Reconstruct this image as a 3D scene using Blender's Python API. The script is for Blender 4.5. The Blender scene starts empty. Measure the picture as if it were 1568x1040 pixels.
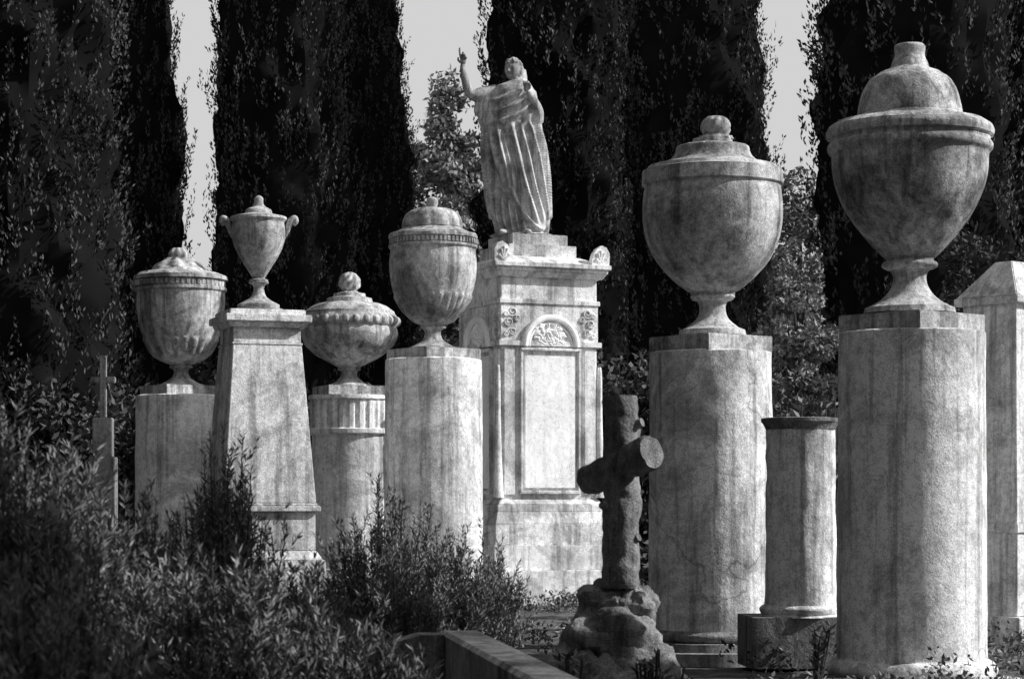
import bpy, bmesh, math, random
import numpy as np
from mathutils import Vector, Matrix, noise

random.seed(7); rng=np.random.default_rng(7)
sc=bpy.context.scene
CAMZ=1.0; F=80.0; K=36.0/F/1568.0; HOR=760.0
def WX(px,D): return (px-784)*K*D
def link(o):
    sc.collection.objects.link(o); return o

# ------------------------------------------------------------------ materials
def g(v,a=1.0): return (v,v,v,a)
def ramp(nt,src,p0,c0,p1,c1):
    r=nt.nodes.new('ShaderNodeValToRGB'); r.color_ramp.elements[0].position=p0; r.color_ramp.elements[0].color=g(c0)
    r.color_ramp.elements[1].position=p1; r.color_ramp.elements[1].color=g(c1)
    nt.links.new(src,r.inputs[0]); return r.outputs[0]
def mul(nt,a,b):
    m=nt.nodes.new('ShaderNodeMath'); m.operation='MULTIPLY'
    for i,v in enumerate((a,b)):
        if isinstance(v,(int,float)): m.inputs[i].default_value=v
        else: nt.links.new(v,m.inputs[i])
    return m.outputs[0]
def nz(nt,vec,scale,detail=4,rough=.6,dist=0.0):
    n=nt.nodes.new('ShaderNodeTexNoise'); n.inputs['Scale'].default_value=scale; n.inputs['Detail'].default_value=detail
    n.inputs['Roughness'].default_value=rough; n.inputs['Distortion'].default_value=dist
    nt.links.new(vec,n.inputs['Vector']); return n.outputs['Fac']
def mapping(nt,src,loc=(0,0,0),scale=(1,1,1)):
    m=nt.nodes.new('ShaderNodeMapping'); m.inputs['Location'].default_value=loc; m.inputs['Scale'].default_value=scale
    nt.links.new(src,m.inputs['Vector']); return m.outputs[0]
def new_mat(name):
    m=bpy.data.materials.new(name); m.use_nodes=True; nt=m.node_tree; nt.nodes.clear()
    out=nt.nodes.new('ShaderNodeOutputMaterial'); b=nt.nodes.new('ShaderNodeBsdfDiffuse')
    b.inputs['Roughness'].default_value=.1
    nt.links.new(b.outputs[0],out.inputs[0]); return m,nt,b,out
def stone(name,base,seed=0,stain=.5,bump=.35,crack=False,streak=.5,mott=.72,bumpscale=34):
    m,nt,b,out=new_mat(name)
    tc=nt.nodes.new('ShaderNodeTexCoord').outputs['Object']
    v=mapping(nt,tc,(seed*3.1,seed*1.7,seed*.9))
    a=ramp(nt,nz(nt,v,1.7,7,.72,.6),.40,stain,.56,1.05)
    c=ramp(nt,nz(nt,v,22,4,.85),.36,mott,.58,1.10)
    sp=ramp(nt,nz(nt,v,160,1,.8),.30,.62,.64,1.26)
    vs=mapping(nt,tc,(seed,seed*2,0),(9,9,.4))
    st=ramp(nt,nz(nt,vs,1.3,5,.7,.2),.37,1-streak,.51,1.0)
    col=mul(nt,mul(nt,mul(nt,a,c),mul(nt,sp,st)),base)
    if crack:
        vv=nt.nodes.new('ShaderNodeTexVoronoi'); vv.feature='DISTANCE_TO_EDGE'; vv.inputs['Scale'].default_value=.7
        dn=nt.nodes.new('ShaderNodeTexNoise'); dn.inputs['Scale'].default_value=3.0; dn.inputs['Detail'].default_value=4
        nt.links.new(v,dn.inputs['Vector'])
        mx=nt.nodes.new('ShaderNodeMix'); mx.data_type='VECTOR'; mx.inputs[0].default_value=.45
        nt.links.new(v,mx.inputs[4]); nt.links.new(dn.outputs['Color'],mx.inputs[5]); nt.links.new(mx.outputs[1],vv.inputs['Vector'])
        ck=ramp(nt,vv.outputs['Distance'],.0,.5,.006,1.0)
        col=mul(nt,col,ck)
    cc=nt.nodes.new('ShaderNodeCombineColor')
    for i in range(3): nt.links.new(col,cc.inputs[i])
    nt.links.new(cc.outputs[0],b.inputs['Color'])
    h1=nz(nt,v,bumpscale,4,.8)
    bp=nt.nodes.new('ShaderNodeBump'); bp.inputs['Strength'].default_value=bump; bp.inputs['Distance'].default_value=.02
    nt.links.new(h1,bp.inputs['Height']); nt.links.new(bp.outputs[0],b.inputs['Normal'])
    return m
def leafmat(name,lo,hi,scale=.9):
    m,nt,b,out=new_mat(name); b.inputs['Roughness'].default_value=0
    geo=nt.nodes.new('ShaderNodeNewGeometry'); tc=nt.nodes.new('ShaderNodeTexCoord').outputs['Object']
    a=ramp(nt,geo.outputs['Random Per Island'],0,lo,1,hi)
    c=ramp(nt,nz(nt,tc,scale,1),.35,.55,.65,1.3)
    col=mul(nt,a,c); cc=nt.nodes.new('ShaderNodeCombineColor')
    for i in range(3): nt.links.new(col,cc.inputs[i])
    nt.links.new(cc.outputs[0],b.inputs['Color'])
    return m
M_col=[stone('column_stone_%d'%i,.94,seed=i*2+1,stain=.55,streak=.48,mott=.70,crack=(i in (0,1))) for i in range(4)]
M_urn=[stone('urn_stone_%d'%i,.66,seed=i*3+2,stain=.38,streak=.55,mott=.60,crack=(i==0)) for i in range(4)]
M_ped=stone('pedestal_marble',.95,seed=5,stain=.56,streak=.48,mott=.76)
M_panel=stone('panel_marble',1.1,seed=8,stain=.88,streak=.14,bump=.12,mott=.86)
M_stat=stone('statue_marble',.66,seed=9,stain=.42,streak=.55,bump=.12)
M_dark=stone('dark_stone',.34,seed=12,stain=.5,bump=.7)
M_slab=stone('slab_stone',.70,seed=15,stain=.5,bump=.3)
M_cyp=leafmat('cypress_leaf',.04,.12)
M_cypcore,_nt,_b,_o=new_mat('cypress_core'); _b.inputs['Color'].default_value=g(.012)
M_tree=leafmat('pale_leaf',.14,.40,.8)
M_dtree=leafmat('dark_leaf',.04,.13,.8)
M_shrub=leafmat('shrub_leaf',.11,.34,3)
M_weed=leafmat('weed_leaf',.08,.30,2)
M_bark=stone('bark',.12,seed=4,bump=.9)

# ------------------------------------------------------------------ mesh helpers
def empty(name,loc,rot=0):
    e=bpy.data.objects.new(name,None); e.location=loc; e.rotation_euler=(0,0,rot); e.empty_display_size=.3; return link(e)
def obj(name,verts,faces,mat,par=None,loc=(0,0,0),rot=0,smooth=True,ang=32):
    me=bpy.data.meshes.new(name); me.from_pydata([tuple(v) for v in verts],[],faces); me.update()
    o=bpy.data.objects.new(name,me); link(o); me.materials.append(mat)
    if smooth:
        me.shade_smooth(); me.set_sharp_from_angle(angle=math.radians(ang))
    else: me.shade_flat()
    if par: o.parent=par
    o.location=loc; o.rotation_euler=(0,0,rot); return o
class Mon:
    def __init__(s,name,px,D,rot=0):
        s.s=K*D; s.D=D; s.px=px; s.e=empty(name,(WX(px,D),D,0),rot)
    def z(s,y): return CAMZ+(HOR-y)*s.s
def cat(ps,sub=6):
    pts=[]; P=[ps[0]]+list(ps)+[ps[-1]]
    for i in range(1,len(P)-2):
        for t in np.linspace(0,1,sub,endpoint=False):
            q=[]
            for k in range(len(ps[0])):
                p0,p1,p2,p3=P[i-1][k],P[i][k],P[i+1][k],P[i+2][k]
                q.append(.5*((2*p1)+(-p0+p2)*t+(2*p0-5*p1+4*p2-p3)*t*t+(-p0+3*p1-3*p2+p3)*t**3))
            pts.append(tuple(q))
    pts.append(tuple(ps[-1])); return pts
def expand(segs,step=14):
    pts=[]
    for kind,ps in segs:
        if kind=='c' and len(ps)>2: pts+=cat(ps)
        else:
            for i,p in enumerate(ps):
                if i:
                    d=math.dist(p,ps[i-1]); n=max(1,int(d/step))
                    for k in range(1,n): pts.append((ps[i-1][0]+(p[0]-ps[i-1][0])*k/n, ps[i-1][1]+(p[1]-ps[i-1][1])*k/n))
                pts.append(p)
    return pts
def lathe(name,M,segs,mat,dx=0,n=88,mod=None,amp=.6):
    pts=expand(segs); V=[];Fc=[]; s=M.s
    for (r,y) in pts:
        for i in range(n):
            th=2*math.pi*i/n; rr=r*(mod(th,y) if mod else 1)
            x=rr*math.sin(th); yy=-rr*math.cos(th)
            k=noise.noise(Vector((x*.03+M.px,yy*.03,y*.03)))+.5*noise.noise(Vector((x*.09,yy*.09+M.px,y*.09)))+.3*noise.noise(Vector((x*.3,yy*.3+M.px,y*.3)))
            f=1+amp*k/max(r,6)
            V.append(((x*f+dx)*s,yy*f*s,M.z(y)+amp*.9*s*noise.noise(Vector((x*.06,yy*.06,M.px+y*.5)))))
    for j in range(len(pts)-1):
        for i in range(n):
            a=j*n+i;b=j*n+(i+1)%n;Fc.append((a,a+n,b+n,b))
    Fc.append(tuple(range(n))); Fc.append(tuple(reversed(range((len(pts)-1)*n,len(pts)*n))))
    o=obj(name,V,Fc,mat,M.e); return o
def box(name,M,x0,x1,y0,y1,zt,zb,mat,rot=0,bev=1.2,taper=None,par=None):
    s=M.s; bm=bmesh.new()
    t=taper or 1.0
    vs=[]
    for (z,k) in ((M.z(zb),1.0),(M.z(zt),t)):
        for (x,y) in ((x0,y0),(x1,y0),(x1,y1),(x0,y1)):
            vs.append(bm.verts.new((x*k*s,y*k*s,z)))
    for f in ((3,2,1,0),(4,5,6,7),(0,1,5,4),(1,2,6,5),(2,3,7,6),(3,0,4,7)): bm.faces.new([vs[i] for i in f])
    if bev: bmesh.ops.bevel(bm,geom=bm.edges[:],offset=bev*s,segments=2,affect='EDGES',clamp_overlap=True)
    me=bpy.data.meshes.new(name); bm.to_mesh(me); bm.free(); me.materials.append(mat)
    me.shade_smooth(); me.set_sharp_from_angle(angle=math.radians(25))
    o=link(bpy.data.objects.new(name,me)); o.parent=par or M.e; o.rotation_euler=(0,0,rot); return o
def tier(name,M,hw,zt,zb,mat,rot=0,bev=1.2,hwt=None):
    return box(name,M,-hw,hw,-hw,hw,zt,zb,mat,rot,bev,(hwt/hw if hwt else None))
def tube_data(P,R,n=12,sub=5):
    P=[Vector(p) for p in P]; pts=[];rs=[]
    Q=[P[0]]+P+[P[-1]]; RR=[R[0]]+list(R)+[R[-1]]
    for i in range(1,len(Q)-2):
        for t in np.linspace(0,1,sub,endpoint=False):
            c=lambda a,b,cc,d:.5*((2*b)+(-a+cc)*t+(2*a-5*b+4*cc-d)*t*t+(-a+3*b-3*cc+d)*t**3)
            pts.append(c(Q[i-1],Q[i],Q[i+1],Q[i+2])); rs.append(RR[i]+(RR[i+1]-RR[i])*t)
    pts.append(P[-1]); rs.append(R[-1])
    V=[];Fc=[]; up=None
    for i,p in enumerate(pts):
        d=(pts[min(i+1,len(pts)-1)]-pts[max(i-1,0)]).normalized()
        if up is None: up=d.orthogonal().normalized()
        up=(up-d*up.dot(d)).normalized(); sd=d.cross(up)
        for k in range(n):
            a=2*math.pi*k/n; V.append(p+(up*math.cos(a)+sd*math.sin(a))*rs[i])
    for j in range(len(pts)-1):
        for k in range(n):
            a=j*n+k;b=j*n+(k+1)%n;Fc.append((a,b,b+n,a+n))
    Fc.append(tuple(reversed(range(n)))); Fc.append(tuple(range((len(pts)-1)*n,len(pts)*n)))
    return V,Fc
def tube(name,P,R,mat,par=None,n=12,sub=5):
    V,Fc=tube_data(P,R,n,sub); return obj(name,V,Fc,mat,par)
def merge(lists):
    V=[];Fc=[]
    for v,f in lists:
        o=len(V); V+=list(v); Fc+=[tuple(i+o for i in q) for q in f]
    return V,Fc
def ball_data(c,r,nu=16,nv=10,fn=None,m=None):
    V=[];Fc=[]; c=Vector(c)
    for j in range(1,nv):
        ph=math.pi*j/nv
        for i in range(nu):
            th=2*math.pi*i/nu
            d=Vector((math.sin(ph)*math.cos(th),math.sin(ph)*math.sin(th),math.cos(ph)))
            k=fn(d) if fn else 1
            p=Vector((d.x*r[0],d.y*r[1],d.z*r[2]))*k
            if m: p=m@p
            V.append(c+p)
    for j in range(nv-2):
        for i in range(nu):
            a=j*nu+i;b=j*nu+(i+1)%nu;Fc.append((a,a+nu,b+nu,b))
    top=len(V)
    pt=Vector((0,0,r[2]))*(fn(Vector((0,0,1))) if fn else 1); pb=Vector((0,0,-r[2]))*(fn(Vector((0,0,-1))) if fn else 1)
    if m: pt=m@pt;pb=m@pb
    V.append(c+pt);V.append(c+pb)
    for i in range(nu):
        Fc.append((top,i,(i+1)%nu)); k=(nv-2)*nu; Fc.append((top+1,k+(i+1)%nu,k+i))
    return V,Fc
def ring_balls(name,M,R,y,r,cnt,mat,rx=1,rz=1):
    L=[]
    for i in range(cnt):
        a=2*math.pi*i/cnt
        m=Matrix.Rotation(a,3,'Z')
        L.append(ball_data((R*math.sin(a)*M.s,-R*math.cos(a)*M.s,M.z(y)),(r*rx*M.s,r*M.s,r*rz*M.s),10,8,m=m))
    V,Fc=merge(L); return obj(name,V,Fc,mat,M.e)
def dentils(name,M,R,yt,yb,cnt,depth,mat,fill=.55):
    V=[];Fc=[];s=M.s
    for i in range(cnt):
        a=2*math.pi*i/cnt; h=math.pi/cnt*fill
        o=len(V)
        for rr in (R-3,R+depth):
            for (aa,y) in ((a-h,yb),(a+h,yb),(a+h,yt),(a-h,yt)):
                V.append((rr*s*math.sin(aa),-rr*s*math.cos(aa),M.z(y)))
        for f in ((0,3,2,1),(4,5,6,7),(0,1,5,4),(1,2,6,5),(2,3,7,6),(3,0,4,7)): Fc.append(tuple(o+q for q in f))
    return obj(name,V,Fc,mat,M.e,smooth=False)
def leaves(name,C,Dr,L,W,mat,par=None,loc=(0,0,0)):
    N=len(C); Dr=Dr/(np.linalg.norm(Dr,axis=1,keepdims=True)+1e-9)
    rv=rng.normal(size=(N,3)); sd=np.cross(Dr,rv); sd/=np.linalg.norm(sd,axis=1,keepdims=True)+1e-9
    L=np.broadcast_to(L,(N,))[:,None]; W=np.broadcast_to(W,(N,))[:,None]
    V=np.empty((N,4,3)); V[:,0]=C; V[:,1]=C+Dr*L*.45+sd*W*.5; V[:,2]=C+Dr*L; V[:,3]=C+Dr*L*.45-sd*W*.5
    me=bpy.data.meshes.new(name); me.vertices.add(4*N); me.vertices.foreach_set('co',V.reshape(-1).astype(np.float32))
    me.loops.add(4*N); me.loops.foreach_set('vertex_index',np.arange(4*N,dtype=np.int32))
    me.polygons.add(N); me.polygons.foreach_set('loop_start',np.arange(0,4*N,4,dtype=np.int32))
    me.update(calc_edges=True); me.materials.append(mat)
    o=link(bpy.data.objects.new(name,me)); o.location=loc
    if par: o.parent=par
    return o
def unit(n):
    d=rng.normal(size=(n,3)); return d/np.linalg.norm(d,axis=1,keepdims=True)
def smooth_n(x,y,z,sd=0):
    return (np.sin(x*1.7+sd)*np.cos(y*1.3+sd*2)+np.sin(z*1.1+x*.7+sd*3)*.8+np.sin(z*2.7-y*2.1+sd)*.5+np.sin(x*4.1+z*3.3+sd*5)*.35)/2.6

# ------------------------------------------------------------------ camera / light / world
cam=bpy.data.cameras.new('camera'); co=link(bpy.data.objects.new('camera',cam)); co.location=(0,0,CAMZ); co.rotation_euler=(math.radians(90),0,0)
cam.lens=F; cam.sensor_width=36; cam.shift_y=(HOR-520)/1568; cam.clip_end=1000; cam.clip_start=.1
cam.dof.use_dof=True; cam.dof.focus_distance=17; cam.dof.aperture_fstop=9
sc.camera=co
EL=math.radians(35); AZ=math.radians(92)
tos=Vector((math.sin(AZ)*math.cos(EL),math.cos(AZ)*math.cos(EL),math.sin(EL)))
sun=bpy.data.lights.new('sun','SUN'); sun.energy=5; sun.angle=math.radians(.5); sun.color=(1,1,1)
so=link(bpy.data.objects.new('sun',sun)); so.rotation_euler=tos.to_track_quat('Z','Y').to_euler(); so.location=(20,-5,20)
w=bpy.data.worlds.new('World'); sc.world=w; w.use_nodes=True; nt=w.node_tree; nt.nodes.clear()
sky=nt.nodes.new('ShaderNodeTexSky'); sky.sky_type='NISHITA'; sky.sun_disc=False; sky.sun_elevation=EL; sky.sun_rotation=AZ; sky.dust_density=2.0; sky.air_density=1.0
bw=nt.nodes.new('ShaderNodeRGBToBW'); bg=nt.nodes.new('ShaderNodeBackground'); bg.inputs[1].default_value=.15; wo=nt.nodes.new('ShaderNodeOutputWorld')
def wm(op,a,b):
    n=nt.nodes.new('ShaderNodeMath'); n.operation=op; nt.links.new(a,n.inputs[0]); n.inputs[1].default_value=b; return n.outputs[0]
nt.links.new(sky.outputs[0],bw.inputs[0])
# film-like response: the hazy horizon stays pale, the upper sky goes deep
v=wm('MINIMUM',wm('MULTIPLY',wm('POWER',bw.outputs[0],6.0),.20),4.3)
nt.links.new(v,bg.inputs[0]); nt.links.new(bg.outputs[0],wo.inputs[0])
sc.view_settings.view_transform='Standard'; sc.view_settings.look='None'; sc.view_settings.exposure=0

# ------------------------------------------------------------------ ground
def make_ground():
    xs=np.concatenate([[-300,-100,-40],np.linspace(-15,15,90),[40,100,300]]); ys=np.concatenate([[-200,-50],np.linspace(-2,40,120),[80,200,500]])
    V=[];Fc=[]
    for y in ys:
        for x in xs:
            z=.05*noise.noise(Vector((x*.6,y*.6,0)))+.03*noise.noise(Vector((x*2,y*2,3)))-.03 if abs(x)<16 and -3<y<41 else -.04
            V.append((x,y,z))
    n=len(xs)
    for j in range(len(ys)-1):
        for i in range(n-1): Fc.append((j*n+i,j*n+i+1,(j+1)*n+i+1,(j+1)*n+i))
    m=stone('ground_soil',.18,seed=6,stain=.5,bump=.9)
    obj('ground',V,Fc,m)
make_ground()

# ------------------------------------------------------------------ urn monuments
def right_urn():
    M=Mon('urn_column',1396,12.9); u,c=M_urn[0],M_col[0]
    lathe('urn_lid',M,[('c',[(21,69),(23.5,73),(23,86),(27,97),(29,104)]),('l',[(31,106),(46,112)]),('c',[(48,114),(62,124),(72,142),(77,160),(80,176)]),('l',[(80,178),(88,183),(100,187)])],u,dx=-3)
    lathe('urn_bowl',M,[('l',[(60,183),(112,188),(124,196)]),('c',[(124,196),(127,203),(126,211)]),('l',[(121,213),(121,219)]),('c',[(121,219),(125,224),(125,231),(120,237)]),('c',[(119,239),(118,262),(112,290),(98,322),(78,352),(56,378),(40,394)]),
      ('l',[(36,397),(36,400)]),('c',[(36,400),(42,404),(42,409),(36,413)]),('c',[(30,414),(25,424),(28,440),(42,458),(62,470)]),('l',[(68,472),(70,480),(50,484)])],u,dx=-3)
    tier('urn_slab',M,79,483,511,u,rot=math.radians(41))
    lathe('column_shaft',M,[('l',[(108,509.5),(111,511.5),(112,700),(114,1006)])],c,amp=1.2)
    lathe('column_base',M,[('l',[(112,1004),(116,1008)]),('c',[(116,1008),(124,1012),(130,1022),(127,1032),(120,1036)])],c)
    tier('column_plinth',M,135,1034,1075,c,rot=math.radians(20))
right_urn()
def mid_urn():
    M=Mon('urn_column',1088,14.5); u,c=M_urn[1],M_col[1]
    lathe('urn_finial',M,[('c',[(4,178),(15,181),(21,190),(22,200),(17,209)]),('l',[(24,209),(27,214)])],u,dx=8,mod=lambda t,y:1+.06*math.cos(9*t+y*.3),n=60)
    lathe('urn_lid',M,[('l',[(20,212),(30,214),(31,222),(46,223)]),('c',[(46,223),(55,226),(58,236),(66,246),(80,252)]),('l',[(98,256),(103,262)])],u,dx=3)
    lathe('urn_bowl',M,[('l',[(90,258),(107,263),(108,284),(104,286),(104,291)]),('c',[(105,293),(107,320),(106,345),(100,372),(86,400),(64,426),(42,444)]),
      ('l',[(34,448),(34,451)]),('c',[(32,451),(34,455),(30,460)]),('c',[(23,462),(20,472),(24,488),(40,502)]),('l',[(50,506),(52,514),(40,517)])],u,dx=3)
    tier('urn_slab',M,67,516,541,u,rot=math.radians(38))
    lathe('column_shaft',M,[('l',[(90,540),(93,542),(94,700),(95,962)])],c,amp=1.8)
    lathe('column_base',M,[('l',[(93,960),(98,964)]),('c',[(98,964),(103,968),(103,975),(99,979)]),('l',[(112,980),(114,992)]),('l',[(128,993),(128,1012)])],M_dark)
mid_urn()
def left_mid_urn():
    M=Mon('urn_column',664,19.3); u,c=M_urn[2],M_col[2]
    lathe('urn_lid',M,[('c',[(3,302),(8,305),(9,312),(7,318)]),('l',[(14,319),(28,321)]),('c',[(28,321),(38,328),(43,338),(45,350)]),('l',[(50,353),(58,357)])],u,mod=lambda t,y:1+(.05*abs(math.sin(5*t)) if 321<y<350 else 0),dx=-2)
    lathe('urn_bowl',M,[('l',[(50,355),(66,359),(68,362),(68,366)]),('l',[(65,367),(65,376)]),('l',[(68,377),(68,380),(65,383)]),('c',[(65,385),(67,405),(65,430),(58,455),(46,477),(28,495)]),
      ('l',[(19,498),(20,503),(15,505)]),('c',[(13,507),(12,512),(17,522),(30,530)]),('l',[(36,532),(36,537)])],u,mod=lambda t,y:1+(.045*abs(math.cos(14*t)) if 452<y<494 else 0),n=168,dx=-1)
    dentils('urn_rim_dentils',M,66,368,375,64,2.0,u)
    tier('urn_slab',M,52,535,552,u,rot=math.radians(38))
    lathe('column_shaft',M,[('l',[(71,550.5),(74,552),(75,700),(76,880)])],c,amp=1.2)
    lathe('column_base',M,[('c',[(78,880),(84,885),(80,892)]),('l',[(92,893),(92,945)])],c)
left_mid_urn()
def left_urn():
    M=Mon('urn_column',274,22); u,c=M_urn[3],M_col[3]
    lathe('urn_lid',M,[('c',[(4,380),(10,381),(15,388),(14,396)]),('l',[(20,396),(24,400)]),('c',[(24,400),(32,404),(44,416)]),('l',[(60,419),(66,424)])],u,mod=lambda t,y:1+(.08*math.cos(8*t) if y<412 else 0))
    lathe('urn_bowl',M,[('l',[(60,420),(71,424),(72,430)]),('l',[(68,431),(68,441)]),('l',[(70,442),(70,446)]),('c',[(67,449),(67,470),(63,500),(54,525),(42,545),(24,556)]),
      ('l',[(16,559),(18,563),(13,565)]),('c',[(11,567),(11,572),(16,580),(28,587)]),('l',[(34,589),(34,593)])],u,mod=lambda t,y:1+(.05*abs(math.cos(12*t)) if 520<y<554 else 0),n=144,dx=3)
    dentils('urn_rim_dentils',M,69,432,440,54,2.0,u)
    tier('urn_slab',M,44,591,607,u,rot=math.radians(36))
    lathe('column_shaft',M,[('l',[(62,605.5),(65,607),(66,700),(67,880)])],c,amp=1.2)
    lathe('column_base',M,[('c',[(70,880),(76,885),(72,892)]),('l',[(84,893),(84,925)])],c)
left_urn()
def tazza():
    M=Mon('urn_column',535,21.5); u,c=M_urn[3],M_col[3]
    lathe('urn_finial',M,[('c',[(3,417),(11,421),(16,430),(15,440),(9,446)]),('l',[(13,447),(14,450)])],u,n=64,mod=lambda t,y:1+.10*math.cos(8*t+y*.5))
    lathe('urn_lid',M,[('l',[(14,448),(24,450),(25,455)]),('l',[(34,457),(36,464)]),('c',[(36,464),(48,466),(58,470),(66,476)])],u)
    lathe('urn_bowl',M,[('l',[(60,472),(69,478),(70,482)]),('c',[(70,482),(76,490),(76,497),(72,502)]),('c',[(73,504),(74,514),(67,530),(50,545),(30,556),(20,561)]),('l',[(17,563),(18,567),(14,568)]),
      ('c',[(12,570),(13,577),(22,585),(30,589)]),('l',[(33,590),(33,594)])],u)
    ring_balls('urn_rim_gadroons',M,73,493,6.5,30,u,rx=1.05,rz=1.1)
    tier('urn_slab',M,46,592,607,u,rot=math.radians(20))
    lathe('fluted_drum',M,[('l',[(62,606),(63,612)]),('l',[(60,613),(60,656)]),('l',[(64,658),(64,664),(58,667)])],c,n=240,mod=lambda t,y:1-(.06*max(0,math.cos(24*t))**.5 if 613<y<657 else 0))
    lathe('column_shaft',M,[('c',[(57,667),(58,700),(60,780),(62,868)]),('l',[(70,869),(70,880),(78,881),(78,900),(90,901),(90,930)])],c,amp=1)
tazza()
def pyramid():
    M=Mon('tapered_urn_pedestal',398,18,rot=math.radians(19)); c=M_col[2]; u=M_urn[2]
    def T(n,hw,zt,zb,m=c,hwt=None,b=1.2): return tier(n,M,hw,zt,zb,m,0,b,hwt)
    T('cap_top',58,478,486); T('cap_cornice',66,486,497); T('cap_bed',58,497,505,hwt=62)
    T('neck',52,505,528,hwt=51.5); T('neck_fillet',54,528,531,b=.5)
    T('tapered_body',71,531,770,hwt=53)
    T('mould',73,770,774); T('mould_b',77,774,783)
    T('step_body',70,783,842); T('step_flare',80,842,856,hwt=71); T('plinth',83,856,915); T('plinth_low',92,915,960)
    lathe('small_urn',M,[('c',[(2,300),(7,304),(7,310),(9,316)]),('l',[(10,317)]),('c',[(12,318),(19,322),(21,328)]),('l',[(34,331),(43,333),(44,337),(41,340)]),('c',[(40,342),(41,352),(40,368),(33,388),(22,406),(13,420),(9,427)]),
      ('l',[(14,429),(15,434),(10,437)]),('c',[(9,438),(8,444),(13,456),(26,464)]),('l',[(32,467),(32,473),(38,474),(38,479)])],u,dx=-2)
    for sg in (-1,1):
        s=M.s; th=math.radians(-19); P=[]
        for (r,y) in ((36,368),(43,356),(46,346),(50,338),(55,335),(57,340),(53,345)):
            P.append(((r*sg-2)*math.cos(th)*s,(r*sg)*math.sin(th)*s,M.z(y)))
        tube('urn_handle',P,[3*s,3.5*s,5*s,5.5*s,5*s,4*s,3*s],u,M.e)
pyramid()
def short_column():
    M=Mon('short_column',1226,13.6); c=M_col[3]
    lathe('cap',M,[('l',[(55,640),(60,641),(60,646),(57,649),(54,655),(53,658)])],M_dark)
    lathe('shaft',M,[('l',[(52,656),(53,760),(55,925)])],c,amp=2.2)
    lathe('base',M,[('c',[(56,925),(63,930),(62,937)]),('l',[(60,939),(64,943)])],c)
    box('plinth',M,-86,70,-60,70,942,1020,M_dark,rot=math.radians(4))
short_column()
def pillar():
    M=Mon('stone_pillar',1546,15.5,rot=math.radians(40)); c=M_col[0]
    tier('roof_cap',M,58,402,458,c,hwt=16); tier('eave',M,60,458,470,c)
    tier('shaft',M,57,470,800,c,hwt=50); tier('mould',M,63,800,815,c); tier('plinth',M,60,815,940,M_col[3]); tier('foot',M,74,940,1010,c)
pillar()

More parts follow.
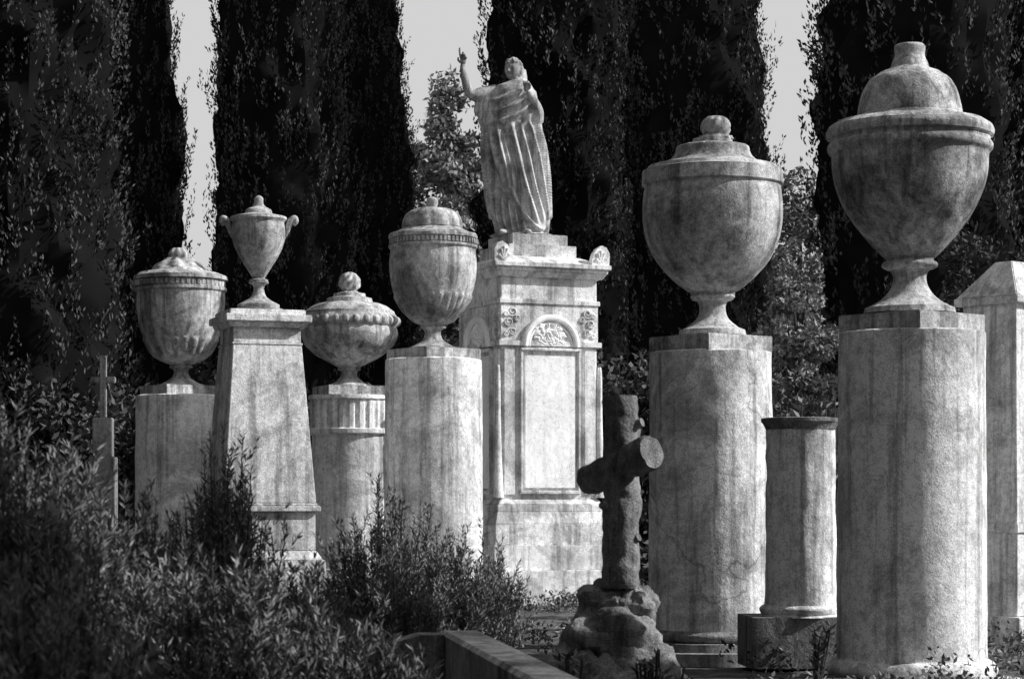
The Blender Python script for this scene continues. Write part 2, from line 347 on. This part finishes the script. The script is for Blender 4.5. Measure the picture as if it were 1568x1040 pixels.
# ------------------------------------------------------------------ pedestal
def arch_tube(M,R,r,yc,yface,rotm):
    P=[]
    for (x,y) in [(R*math.cos(a),yc-R*math.sin(a)) for a in np.linspace(math.pi,0,19)]:
        q=rotm@Vector((x*M.s,yface*M.s,0)); P.append(Vector((q.x,q.y,M.z(y))))
    return tube_data(P,[r*M.s]*len(P),10,2)
def pedestal():
    M=Mon('monument_pedestal',808,22,rot=math.radians(24)); m=M_ped
    def T(n,hw,zt,zb,hwt=None,b=.8): return tier(n,M,hw,zt,zb,m,0,b,hwt)
    T('statue_block',46,364,381); T('statue_step',56,381,399)
    T('roof',88,399,412,hwt=60); T('cornice_top',96,412,419); T('cornice',92,419,425); T('cornice_bed',86,425,433,hwt=91)
    T('frieze',79,433,466); T('frieze_band',83,466,473); T('arch_block',80.5,473,528); T('shelf',85,528,536); T('die',79,536,764)
    T('die_mould',86,764,772,hwt=80); T('die_base',89,772,783); T('plinth_cyma',95,783,801,hwt=90); T('plinth_a',95.5,801,832); T('plinth_b',99,832,870); T('plinth_c',106,870,926)
    s=M.s
    for rz in (0,-math.pi/2):
        R=Matrix.Rotation(rz,3,'Z')
        n=28; V=[];
        for yy in (-82.5,-79):
            for a in np.linspace(math.pi,0,n):
                q=R@Vector((44*math.cos(a)*s,yy*s,0)); V.append((q.x,q.y,M.z(536-48*math.sin(a))))
        Fc=[tuple(range(n)),tuple(reversed(range(n,2*n)))]+[(i,i+n,(i+1)%n+n,(i+1)%n) for i in range(n)]
        obj('arch_field',V,Fc,M_ped,M.e,smooth=False)
        L=[arch_tube(M,43,5,536,-84.5,R),arch_tube(M,35,1.8,536,-83.4,R)]
        V,Fc=merge(L); obj('arch_mould',V,Fc,M_panel,M.e)
        box('inscription_panel',M,-42,42,-82.5,-75,549,748,M_panel,rot=rz)
        for (a,b,c,d) in ((-50,-45,538,756),(45,50,538,756)): box('panel_frame',M,a,b,-85,-76,c,d,m,rot=rz)
        box('panel_frame_bottom',M,-50,50,-85.4,-76,751,757,m,rot=rz)
        box('panel_shelf',M,-50,50,-87,-76,538,543,m,rot=rz)
        box('pilaster_l',M,-76,-57,-82,-77,540,758,m,rot=rz); box('pilaster_r',M,57,76,-82,-77,540,758,m,rot=rz)
        L=[]
        for i in range(60):
            a=rng.random()*6.283; rr=24*rng.random()**.5
            x=rr*math.cos(a); y=517+rr*.72*math.sin(a)
            q=R@Vector((x*s,-83.5*s,0)); t=rng.random()*3.14
            mm=R@Matrix.Rotation(t,3,'Y')
            L.append(ball_data((q.x,q.y,M.z(y)),(2.0*s,(2.5+2.5*(1-rr/24))*s,5.5*s),8,6,m=mm))
        V,Fc=merge(L); obj('wreath_relief',V,Fc,M_panel,M.e)
        L=[]
        for sg in (-1,1):
            for (cx,cy,r0) in ((62,485,8),(68,500,7),(62,514,6),(54,494,5),(72,488,4),(72,518,4)):
                P=[]
                for a in np.linspace(0,3*math.pi,14):
                    rr=r0*(1-a/(3*math.pi)*.8); x=sg*(cx+rr*math.cos(a)); y=cy+rr*math.sin(a)
                    if abs(x)>77: x=math.copysign(77,x)
                    q=R@Vector((x*s,-81.5*s,0)); P.append((q.x,q.y,M.z(y)))
                L.append(tube_data(P,[1.5*s]*len(P),8,2))
        V,Fc=merge(L); obj('scroll_relief',V,Fc,m,M.e)
    for sx in (-1,1):
        for sy in (-1,1):
            out=[(-14,0),(-15,8),(-12,18),(-6,26),(2,31),(10,28),(15,19),(15,8),(14,0)]
            b=[Vector((x*sx*s,t*s,z*s)) for t in (-5,5) for (x,z) in out]
            nn=len(out)
            F2=[tuple(range(nn)),tuple(reversed(range(nn,2*nn)))]+[(i,i+nn,(i+1)%nn+nn,(i+1)%nn) for i in range(nn)]
            V=[(v.x+sx*80*s,v.y+sy*86*s,v.z+M.z(413)) for v in b]
            L=[(V,F2)]
            for i in range(5):
                a=math.pi*(i+.5)/5
                P=[(sx*80*s,(sy*86-5)*s,M.z(410)),((sx*80+9*math.cos(a))*s,(sy*86-5)*s,M.z(408-18*math.sin(a)))]
                L.append(tube_data(P,[1.2*s,2.8*s],8,3))
            V,F2=merge(L); obj('acroterion',V,F2,m,M.e)
            P=[(sx*84*s,sy*78*s,M.z(y)) for y in (565,580,640,700,740,762)]
            tube('corner_torch',P,[2.5*s,4*s,4.5*s,6*s,8*s,9*s],m,M.e)
    return M
PM=pedestal()

# ------------------------------------------------------------------ statue
def statue():
    D=22; s=K*D; ox,oy=797,364
    rows=[(121,783,803,13),(125,778,808,16),(129,766,815,22),(134,752,820,27),(142,744,824,31),(152,740,827,34),(165,738,829,36),(180,737,831,38),(200,736,833,39),(225,735,836,40),(250,735,839,41),(275,736,843,41),(300,738,846,41),(320,742,848,41),(338,746,849,41),(350,749,848,41),(359,751,847,40)]
    Y=np.array([r[0] for r in rows],float); Lf=np.array([r[1] for r in rows],float)+4; Rt=np.array([r[2] for r in rows],float)-4; Dp=np.array([r[3] for r in rows],float)
    n=320; m=280; ys=np.linspace(121,359,m)
    ST=[([(813,138),(800,158),(778,172),(752,176)],6,5),([(817,143),(806,168),(784,186),(758,194)],6,5),([(820,152),(812,180),(794,204),(772,216)],5,5),([(806,136),(790,150),(768,158),(750,158)],5,4),
        ([(752,196),(757,230),(764,262),(772,288)],8,4.5),([(762,198),(769,232),(776,262),(780,290)],7,4),([(772,216),(779,245),(785,272),(788,300)],7,4.5),
        ([(784,200),(793,240),(803,285),(822,345)],9,5),([(796,196),(806,238),(816,285),(832,340)],7,4.5),([(808,188),(819,235),(828,285),(839,335)],8,4.5),([(820,180),(829,225),(836,275),(843,330)],7,4.5),([(828,170),(835,215),(841,265),(846,320)],6,4.5),
        ([(757,290),(770,296),(782,294),(793,316),(809,340),(830,356),(846,340)],6,3.5),
        ([(742,150),(741,200),(743,260),(748,340)],6,4),([(749,160),(749,215),(752,275),(757,350)],7,4),([(758,300),(761,330),(765,357)],7,3.5),([(768,304),(771,332),(775,358)],7,3.5),([(778,304),(781,330),(785,358)],7,3.5),([(788,320),(791,340),(795,358)],6,3.5),([(800,340),(803,350),(806,358)],5,3),
        ([(838,346),(840,352),(842,358)],4,3),([(822,350),(824,355),(826,358)],4,3)]
    TH=np.linspace(0,2*np.pi,n,endpoint=False)
    YY=np.repeat(ys[:,None],n,1)
    l=np.interp(ys,Y,Lf)[:,None]; r=np.interp(ys,Y,Rt)[:,None]; d=np.interp(ys,Y,Dp)[:,None]; cx=(l+r)/2; hw=(r-l)/2
    c,sn=np.cos(TH)[None],np.sin(TH)[None]
    X=cx+np.sign(sn)*np.abs(sn)**.85*hw; DY=-np.sign(c)*np.abs(c)**.85*d+0*X
    NX=sn/hw; NY=-c/d; q=np.hypot(NX,NY); NX=NX/q; NY=NY/q
    H=np.zeros((m,n))
    for pts,A,wd in ST:
        P=np.array(cat(pts,14)); tt=np.linspace(0,1,len(P)); best=np.full((m,n),1e9); tb=np.zeros((m,n))
        for k in range(len(P)):
            dd=np.hypot((X-P[k,0]),(YY-P[k,1])*.9); mk=dd<best; best[mk]=dd[mk]; tb[mk]=tt[k]
        taper=np.sin(np.clip(tb,0,1)*np.pi*.86+.22)**.7
        H+=(1.8*A*taper*np.exp(-(best/(wd*.92))**1.8))**3
    H=H**(1/3.)
    tt=np.where(TH<np.pi,TH,TH-2*np.pi)[None]; arc=tt*hw*.9
    wav=3.5*(1-np.abs(np.sin(arc*.2+.5*np.sin(YY*.03)))**.8)
    front=np.clip(c*3,0,1)
    hem=np.interp(X,[735,757,782,793,809,830,850],[286,290,294,316,340,356,335])
    mant=1/(1+np.exp(-(hem-YY)/1.5))
    top=np.clip((YY-124)/26,0,1); top=top*top*(3-2*top)
    DD=(front*(H+4.5*mant)+(1-front)*(wav*1.6+4.5*(YY<335)))*top-7.5*top
    kn=front*7*np.exp(-((X-768)/13)**2-((YY-262)/38)**2)
    VX=(X+NX*DD-ox)*s; VY=(DY+NY*(DD+kn))*s; VZ=(oy-YY)*s
    V=[tuple(p) for p in np.stack([VX,VY,VZ],2).reshape(-1,3)]; Fc=[]
    for j in range(m-1):
        for i in range(n):
            a=j*n+i;b=j*n+(i+1)%n;Fc.append((a,a+n,b+n,b))
    Fc.append(tuple(range(n))); Fc.append(tuple(reversed(range((m-1)*n,m*n))))
    parts=[(V,Fc)]
    def P(x,y,d): return Vector(((x-ox)*s,d*s,(oy-y)*s))
    parts.append(tube_data([P(793,132,0),P(789,120,-3),P(787,110,-4)],[11*s,8*s,8*s],16))
    fa=math.radians(-28)
    Rm=Matrix.Rotation(fa,3,'Z')@Matrix.Rotation(math.radians(8),3,'X')
    def G(d,x,z,w): return math.exp(-((d.x-x)**2+(d.z-z)**2)/w**2)
    def hf(d):
        k=1.0
        if d.y<0.25:
            fr=min(1,max(0,(.25-d.y)*2))
            k+=fr*(.20*G(d,0,-.10,.13)+.10*G(d,0,.04,.10)-.10*G(d,.30,.08,.16)-.10*G(d,-.30,.08,.16)+.06*G(d,.3,.28,.2)+.06*G(d,-.3,.28,.2)+.06*G(d,0,.26,.2)-.05*G(d,0,-.42,.12))
            be=G(d,0,-.75,.42); k+=fr*be*(.18+.07*noise.noise(d*9))
        hair=max(0,min(1,(d.y+.35)*2.2)) if d.z<.55 else 1
        if hair>0: k+=hair*(.15+.16*noise.noise(d*5)+.09*noise.noise(d*13))
        return k
    parts.append(ball_data(P(786,108,-4),(13*s,15*s,16*s),72,54,hf,Rm))
    for k in range(5): parts.append(tube_data([P(795+k*1.5,106,3+k*2),P(799+k*1,116,4+k*2),P(800+k*1.2,127,0+k*3)],[4.5*s,4.5*s,3*s],8))
    parts.append(tube_data([P(756,146,-6),P(742,146,-12),P(727,149,-18),P(718,146,-22)],[15*s,11*s,9*s,7*s],18))
    parts.append(tube_data([P(720,149,-21),P(716,140,-24),P(712,125,-26),P(709,112,-28),P(709,106,-28)],[7.2*s,6.8*s,5.8*s,4.0*s,3.6*s],16))
    parts.append(ball_data(P(709.5,100,-28.5),(4.8*s,3.0*s,6.5*s),14,10))
    fg=[([(706.5,96,-29),(705,89,-30),(704.5,83,-30),(705,79,-30)],1.6),([(709,95,-29.5),(709.5,90,-32),(710,88,-35.5),(709.8,92,-36)],1.6),
        ([(711.5,95,-30),(712.5,91,-33),(713,92,-36.5),(712.5,96,-36)],1.5),([(713.6,97,-30),(714.8,94,-33),(715,95.5,-36),(714.4,98.5,-35.5)],1.3),
        ([(705.5,102,-30),(702.5,99,-33),(702.5,95,-35)],1.6)]
    for pts,r_ in fg: parts.append(tube_data([P(*p) for p in pts],[r_*s*1.1]*(len(pts)-1)+[r_*s*.8],10))
    for (x,yb,dp) in ((743,235,-22),(736,205,-20),(730,182,-18)):
        parts.append(tube_data([P(x+3,150,dp+6),P(x,170,dp),P(x,(170+yb)/2,dp+2),P(x+4,yb,dp+7)],[4*s,4*s,3.5*s,1.5*s],10))
    parts.append(tube_data([P(822,190,-18),P(823,176,-26),P(816,160,-33),P(809,148,-35)],[10*s,9*s,7*s,4.6*s],16))
    parts.append(ball_data(P(806,142,-36),(4.6*s,3.6*s,6*s),14,10))
    for k in range(4): parts.append(tube_data([P(802.8+k*2.2,139,-37),P(801.5+k*2.3,135,-40),P(802+k*2.3,132.5,-36),P(803+k*2.2,134.5,-32)],[1.5*s,1.5*s,1.4*s,1.2*s],10))
    parts.append(tube_data([P(810.5,144,-38),P(812,139,-40),P(810,135,-40)],[1.7*s,1.6*s,1.3*s],10))
    for (x,a) in ((772,-.35),(806,.25)):
        parts.append(ball_data(P(x,360,-36),(7*s,17*s,4.5*s),16,10,m=Matrix.Rotation(a,3,'Z')))
    parts.append(ball_data(P(799,362,0),(50*s,44*s,4*s),32,8))
    VV,FF=merge(parts)
    me=bpy.data.meshes.new('robed_statue'); me.from_pydata([tuple(v) for v in VV],[],FF); me.update(); me.materials.append(M_stat)
    o=link(bpy.data.objects.new('robed_statue',me)); o.location=(WX(ox,D),D,CAMZ+(HOR-oy)*s)
    rm=o.modifiers.new('r','REMESH'); rm.mode='VOXEL'; rm.voxel_size=.0065; rm.use_smooth_shade=True
    return o
statue()

# ------------------------------------------------------------------ rustic cross on rocks
def log_data(p0,p1,r0,r1,seed=0,n=36,m=30):
    p0,p1=Vector(p0),Vector(p1); d=(p1-p0).normalized(); u=d.orthogonal().normalized(); v=d.cross(u); V=[];Fc=[]
    for j in range(m):
        t=j/(m-1); c=p0.lerp(p1,t); r=r0+(r1-r0)*t
        e=.93 if j in(0,m-1) else 1
        for i in range(n):
            a=2*math.pi*i/n; dr=u*math.cos(a)+v*math.sin(a); q=c+dr*r
            k=1+.16*noise.noise(q*9+Vector((seed,0,0)))+.12*noise.noise(q*28)
            V.append(c+dr*r*k*e)
    for j in range(m-1):
        for i in range(n):
            a=j*n+i;b=j*n+(i+1)%n;Fc.append((a,b,b+n,a+n))
    Fc.append(tuple(reversed(range(n)))); Fc.append(tuple(range((m-1)*n,m*n)))
    return V,Fc
def rustic_cross():
    D=9.5; s=K*D; X0=WX(950,D); e=empty('rustic_stone_cross',(X0,D,0)); z=lambda y:CAMZ+(HOR-y)*s
    V,Fc=merge([log_data((.0,0,z(900)),(.004,0,z(606)),30*s,27*s,1,40,60), log_data((-50*s,.16,z(737)),(44*s,-.17,z(693)),23*s,26*s,2)])
    obj('log_cross',V,Fc,M_dark,e,ang=60)
    for (x,y,ax) in ((26,655,1),(-24,780,-1),(22,830,1)):
        V,Fc=log_data((x*.5*s,-.02,z(y)),(x*1.25*s,-.05,z(y-8)),9*s,7*s,x,16,6); obj('branch_stub',V,Fc,M_dark,e)
    L=[]
    for (x,yd,y,r) in ((-12,0,985,78),(-62,-.05,1040,70),(28,-.1,1035,66),(-15,-.15,1070,85),(-22,.05,925,44),(22,.02,930,40),(-95,0,1100,66),(55,0,1100,66)):
        sd=random.random()*50
        L.append(ball_data((x*s,yd,z(y)),(r*s*.95,r*s,r*s*.8),40,30,lambda d:1+.28*noise.noise(d*1.6+Vector((sd,0,0)))+.12*noise.noise(d*5+Vector((sd,0,0)))+.05*noise.noise(d*14)))
    V,Fc=merge(L); obj('rock_mound',V,Fc,M_dark,e,ang=40)
rustic_cross()
def tomb_slab():
    e=empty('tomb_slab',(-.28,9.0,0),math.radians(8))
    def prism(name,cs,y0,y1,mat):
        n=len(cs); V=[(x,y,z) for y in (y1,y0) for (x,z) in cs]
        Fc=[tuple(range(n)),tuple(reversed(range(n,2*n)))]+[(i,i+n,(i+1)%n+n,(i+1)%n) for i in range(n)]
        o=obj(name,V,Fc,mat,e,smooth=False)
        bm=bmesh.new(); bm.from_mesh(o.data); bmesh.ops.recalc_face_normals(bm,faces=bm.faces[:]); bm.to_mesh(o.data); bm.free()
    prism('coping',[(0,.02),(0,.455),(.015,.47),(.14,.47),(.155,.455),(.155,.02)],-3.4,0,M_slab)
    prism('head_block',[(-.29,0),(-.29,.405),(-.10,.462),(-.003,.462),(-.003,0)],-.16,.02,M_dark)
tomb_slab()
def small_cross(px,D,yt,yb,hw,t,arm_y,mat):
    M=Mon('stone_cross',px,D)
    box('upright',M,-t,t,-t,t,yt,yb,mat); box('arm',M,-hw,hw,-t*.9,t*.9,arm_y-t,arm_y+t,mat); box('cross_base',M,-t*3,t*3,-t*2,t*2,yb,yb+60,mat)
    box('cross_foot',M,-t*4,t*4,-t*3,t*3,yb+60,HOR+CAMZ/M.s+4,mat)
small_cross(158,24,545,640,19,5,582,M_dark)

# ------------------------------------------------------------------ trees
def cyp_crown(seed,R=1.3,H=13.0,M=2400,per=20,ck=.86):
    ns=M; t=rng.random(ns)**.9; th=rng.random(ns)*2*np.pi; z=.25+t*(H-.5)
    def prof(z):
        t=z/H; return R*np.minimum(1,(t/.10)**.5)*np.where(t>.25,1-np.abs((t-.25)/.75)**2.2,1)
    def lumpf(th,z): return 1+.18*smooth_n(np.cos(th)*2,np.sin(th)*2,z*1.3,seed)+.07*np.sin(th*5+z*4+seed)*np.sin(z*2.3+seed*3)+.05*np.sin(th*9-z*7+seed)
    r=np.maximum(.05,prof(z)*(lumpf(th,z)+.06*rng.normal(size=ns))*(1-.10*rng.random(ns)**2))
    B=np.stack([r*np.cos(th),r*np.sin(th),z],1)
    out=np.stack([np.cos(th),np.sin(th),np.zeros(ns)],1)
    D=out*.28+np.array([0,0,1.])+.16*rng.normal(size=(ns,3)); D/=np.linalg.norm(D,axis=1,keepdims=True)
    ln=rng.uniform(.2,.55,ns)
    B-=D*(ln*.4)[:,None]+out*.06
    idx=np.repeat(np.arange(ns),per); u=rng.random(len(idx)); spread=.06*(1-.75*u)
    C=B[idx]+D[idx]*(u*ln[idx])[:,None]+unit(len(idx))*spread[:,None]
    dr=D[idx]+.7*unit(len(idx))
    cr=leaves('crown_leaves',C,dr,rng.uniform(.04,.085,len(C)),rng.uniform(.02,.038,len(C)),M_cyp)
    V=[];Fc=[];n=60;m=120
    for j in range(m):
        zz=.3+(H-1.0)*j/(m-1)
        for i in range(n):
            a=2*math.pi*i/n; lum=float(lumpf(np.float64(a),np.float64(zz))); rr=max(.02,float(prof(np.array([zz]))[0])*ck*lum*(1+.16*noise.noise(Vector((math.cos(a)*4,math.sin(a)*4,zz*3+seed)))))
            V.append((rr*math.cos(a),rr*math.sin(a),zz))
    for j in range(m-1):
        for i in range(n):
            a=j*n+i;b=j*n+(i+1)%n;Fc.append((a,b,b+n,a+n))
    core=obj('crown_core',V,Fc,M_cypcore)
    tr=tube('trunk',[(0,0,-.1),(.02,0,H*.3),(0,.02,H*.7),(0,0,H*.97)],[.2,.15,.08,.02],M_bark)
    return cr,core,tr
protos=[cyp_crown(i+1) for i in range(4)]+[cyp_crown(9,M=400,per=12,ck=.97)]
usedp=set()
def cypress(x,y,R,H,v,rot):
    e=empty('cypress_tree',(x,y,0),rot); e.scale=(R/1.3,R/1.3,H/13.0)
    for o in protos[v]:
        if v in usedp: q=link(bpy.data.objects.new(o.name.split('.')[0],o.data))
        else: q=o
        q.parent=e
    usedp.add(v)
for i,(px,D,hw,H) in enumerate([(30,27,160,14),(186,31,100,13),(430,30,112,13.5),(562,34,86,11.2),(848,33,122,15),(1068,30,116,13),(960,37,110,14),(1398,28,162,15.5),(1560,31,130,14)]):
    cypress(WX(px,D),D,hw*K*D,H,i%4,i*1.3)
off=[(5.6,7.6,1.5,9.5),(6.4,4.4,1.5,10)]
off+=[(-7.2-.08*y,y,1.7,13) for y in (1,4,7,10,13,16,19.5,23)]  # unseen row left of frame, added to block sky fill on the shaded sides
off+=[(x,-4.5,1.8,13) for x in (-8.5,-5.6,-2.8,0,2.8,5.6,8.5)]  # unseen row behind the camera, added to cut ambient sky light
for i,(x,y,R,H) in enumerate(off): cypress(x,y,R,H,4,i*2.1)

def broad_tree(name,x,y,zc,rx,rz,ncl,per,ls,mat,H0=0,cone=0.0):
    e=empty(name,(x,y,0))
    d=unit(ncl); rad=rng.random(ncl)**.4
    C0=d*rad[:,None]*np.array([rx,rx,rz]); 
    if cone: 
        k=1-cone*(C0[:,2]/rz+1)/2; C0[:,0]*=k; C0[:,1]*=k
    C0[:,2]+=zc
    idx=np.repeat(np.arange(ncl),per); cs=rng.uniform(.22,.5,ncl)*rx*.42
    C=C0[idx]+unit(len(idx))*(cs[idx]*rng.random(len(idx))**.5)[:,None]*np.array([1,1,.7])
    C[:,2]=np.maximum(C[:,2],.02)
    dr=unit(len(idx))+np.array([0,0,.1])
    leaves('crown_leaves',C,dr,rng.uniform(.6,1.2,len(C))*ls,rng.uniform(.35,.6,len(C))*ls,mat,e)
    L=[tube_data([(0,0,-.1),(.03*rx,0,zc*.5),(0,0,zc),(0,0,zc+rz*.6)],[.09*rx,.07*rx,.05*rx,.015*rx],10)]
    for k in range(9):
        p=C0[rng.integers(ncl)]; b=zc-rz*.6+rz*rng.random()*.8
        L.append(tube_data([(0,0,max(b,0)),(p[0]*.5,p[1]*.5,(b+p[2])/2+.1),tuple(p)],[.035*rx,.025*rx,.008*rx],8))
    V,Fc=merge(L); obj('trunk',V,Fc,M_bark,e)
broad_tree('broadleaf_tree',WX(688,46),46,6.2,1.9,3.3,260,90,.15,M_tree,cone=.72)
broad_tree('broadleaf_tree',WX(1225,36),36,3.4,1.9,2.8,240,80,.12,M_tree,cone=.5)
broad_tree('broadleaf_tree',WX(1222,24),24,2.0,.66,1.75,210,95,.062,M_tree,cone=.45)
broad_tree('broadleaf_tree',WX(1500,24),24,1.9,1.0,2.0,200,80,.07,M_dtree,cone=.3)
broad_tree('leafy_bush',WX(1205,19),19,1.15,.36,1.0,90,90,.055,M_tree,cone=.2)
def mass(name,x0,x1,y0,y1,top,ncl,per,cl,ls,mat,bottom=0,dens=None):
    x=rng.uniform(x0,x1,ncl); y=rng.uniform(y0,y1,ncl)
    if dens is not None:
        k=smooth_n(x*1.3,y*1.1,x*.6+y*.4,dens)>-.08; x,y=x[k],y[k]; ncl=len(x)
    tt=top*(1+.28*smooth_n(x*.9,y*.7,x*.3,2)); z=bottom+(tt-bottom)*rng.random(ncl)**.75
    C0=np.stack([x,y,z],1); idx=np.repeat(np.arange(ncl),per)
    C=C0[idx]+unit(len(idx))*(cl*rng.random(len(idx))**.5)[:,None]
    C[:,2]=np.maximum(C[:,2],.0)
    return leaves(name,C,unit(len(idx))+np.array([0,-.1,.4]),rng.uniform(.6,1.2,len(C))*ls,rng.uniform(.3,.6,len(C))*ls,mat)
mass('distant_trees',-13,13,41,44,4.4,1500,50,.55,.24,M_dtree)
mass('undergrowth',-8.5,8.5,25.5,28,2.2,1500,50,.3,.12,M_dtree)
mass('ground_weeds',-4,5,11.5,24,.07,2400,28,.11,.045,M_weed,dens=1)
mass('foreground_weeds',-1.2,3,7,11.5,.07,700,28,.09,.045,M_shrub)
def leafy_plant(name,px,D,yt,n,ls,mat,hw=25):
    s=K*D; zt=CAMZ+(HOR-yt)*s; e=empty(name,(WX(px,D),D,0)); C=[];Dr=[];L=[]
    for k in range(n):
        a=rng.random()*6.28; x,y=hw*s*rng.random()*math.cos(a),hw*s*rng.random()*math.sin(a); h=zt*(.7+.3*rng.random())
        L.append(tube_data([(x*.3,y*.3,0),(x*.7,y*.7,h*.5),(x,y,h)],[.012,.009,.004],6,3))
        for q in np.linspace(.25,1,22):
            b=rng.random()*6.28; C.append((x*q,y*q,h*q)); Dr.append((math.cos(b),math.sin(b),.5+.5*rng.random()))
    leaves('leaves',np.array(C),np.array(Dr),rng.uniform(.7,1.2,len(C))*ls,rng.uniform(.25,.4,len(C))*ls,mat,e)
    V,Fc=merge(L); obj('stems',V,Fc,M_bark,e)
leafy_plant('leafy_plant',955,24,545,9,.14,M_weed,30)
leafy_plant('leafy_plant',1258,17.5,560,9,.10,M_weed,40)
leafy_plant('leafy_plant',1215,17.5,600,7,.10,M_weed,30)
leafy_plant('leafy_plant',1248,12.2,955,5,.06,M_weed,30)
leafy_plant('leafy_plant',1000,8.7,985,9,.05,M_shrub,60)
leafy_plant('leafy_plant',870,8.6,1000,9,.05,M_shrub,60)

# ------------------------------------------------------------------ foreground shrubs
def shrub(px,D,ytop,hwpx,nst,seed):
    s=K*D; zt=CAMZ+(HOR-ytop)*s; hw=hwpx*s; e=empty('rosemary_shrub',(WX(px,D),D,0))
    C=[];Dr=[];T=[]
    for k in range(nst):
        a=rng.random()*2*math.pi; q=rng.random()**.5
        bx,by=.35*hw*q*math.cos(a),.35*hw*q*math.sin(a)
        h=zt*(1-.34*q*q)*(.66+.36*rng.random())
        tx,ty=hw*q*math.cos(a)+.05*rng.normal(),hw*q*math.sin(a)*.7+.05*rng.normal()
        P0,P1,P2=np.array([bx,by,0.]),np.array([bx*.4+tx*.6,by*.4+ty*.6,h*.55]),np.array([tx,ty,h])
        def bez(t): t=np.atleast_1d(t)[:,None]; return (1-t)**2*P0+2*t*(1-t)*P1+t*t*P2
        T.append(tube_data([tuple(bez(t)[0]) for t in (0,.4,.75,1)],[.006,.004,.003,.001],5,2))
        nn=int(80*(h/.9)); t=rng.uniform(.45,1.0,nn); tan=(P2-P1); tan/=np.linalg.norm(tan)
        C.append(bez(t)); Dr.append(tan*1.0+unit(nn)*.8)
        for j in range(5):
            t0=rng.uniform(.5,.92); o=bez(t0)[0]; dd=tan+unit(1)[0]*.6; dd[2]=abs(dd[2])+.3; dd/=np.linalg.norm(dd); ll=rng.uniform(.08,.18); m=int(ll*210)
            tt=rng.random(m); C.append(o+dd*(tt*ll)[:,None]); Dr.append(dd+unit(m)*.75)
    C=np.concatenate(C);Dr=np.concatenate(Dr)
    leaves('needles',C,Dr,rng.uniform(.02,.04,len(C)),rng.uniform(.004,.0075,len(C)),M_shrub,e)
    V,Fc=merge(T); obj('stems',V,Fc,M_bark,e)
for i,(px,D,yt,hw,n) in enumerate([(10,6.0,600,150,150),(130,6.4,690,120,120),(235,7.2,730,110,110),(345,8.2,622,72,80),(330,6.2,840,150,130),(470,7.4,840,90,100),(520,6.4,920,120,100),(60,4.8,800,170,100),(585,9.8,705,75,80),(690,10.4,800,85,90),(750,11,850,50,50),(600,9.6,840,100,80)]):
    shrub(px,D,yt,hw,n,i)
print('objects',len(bpy.data.objects))
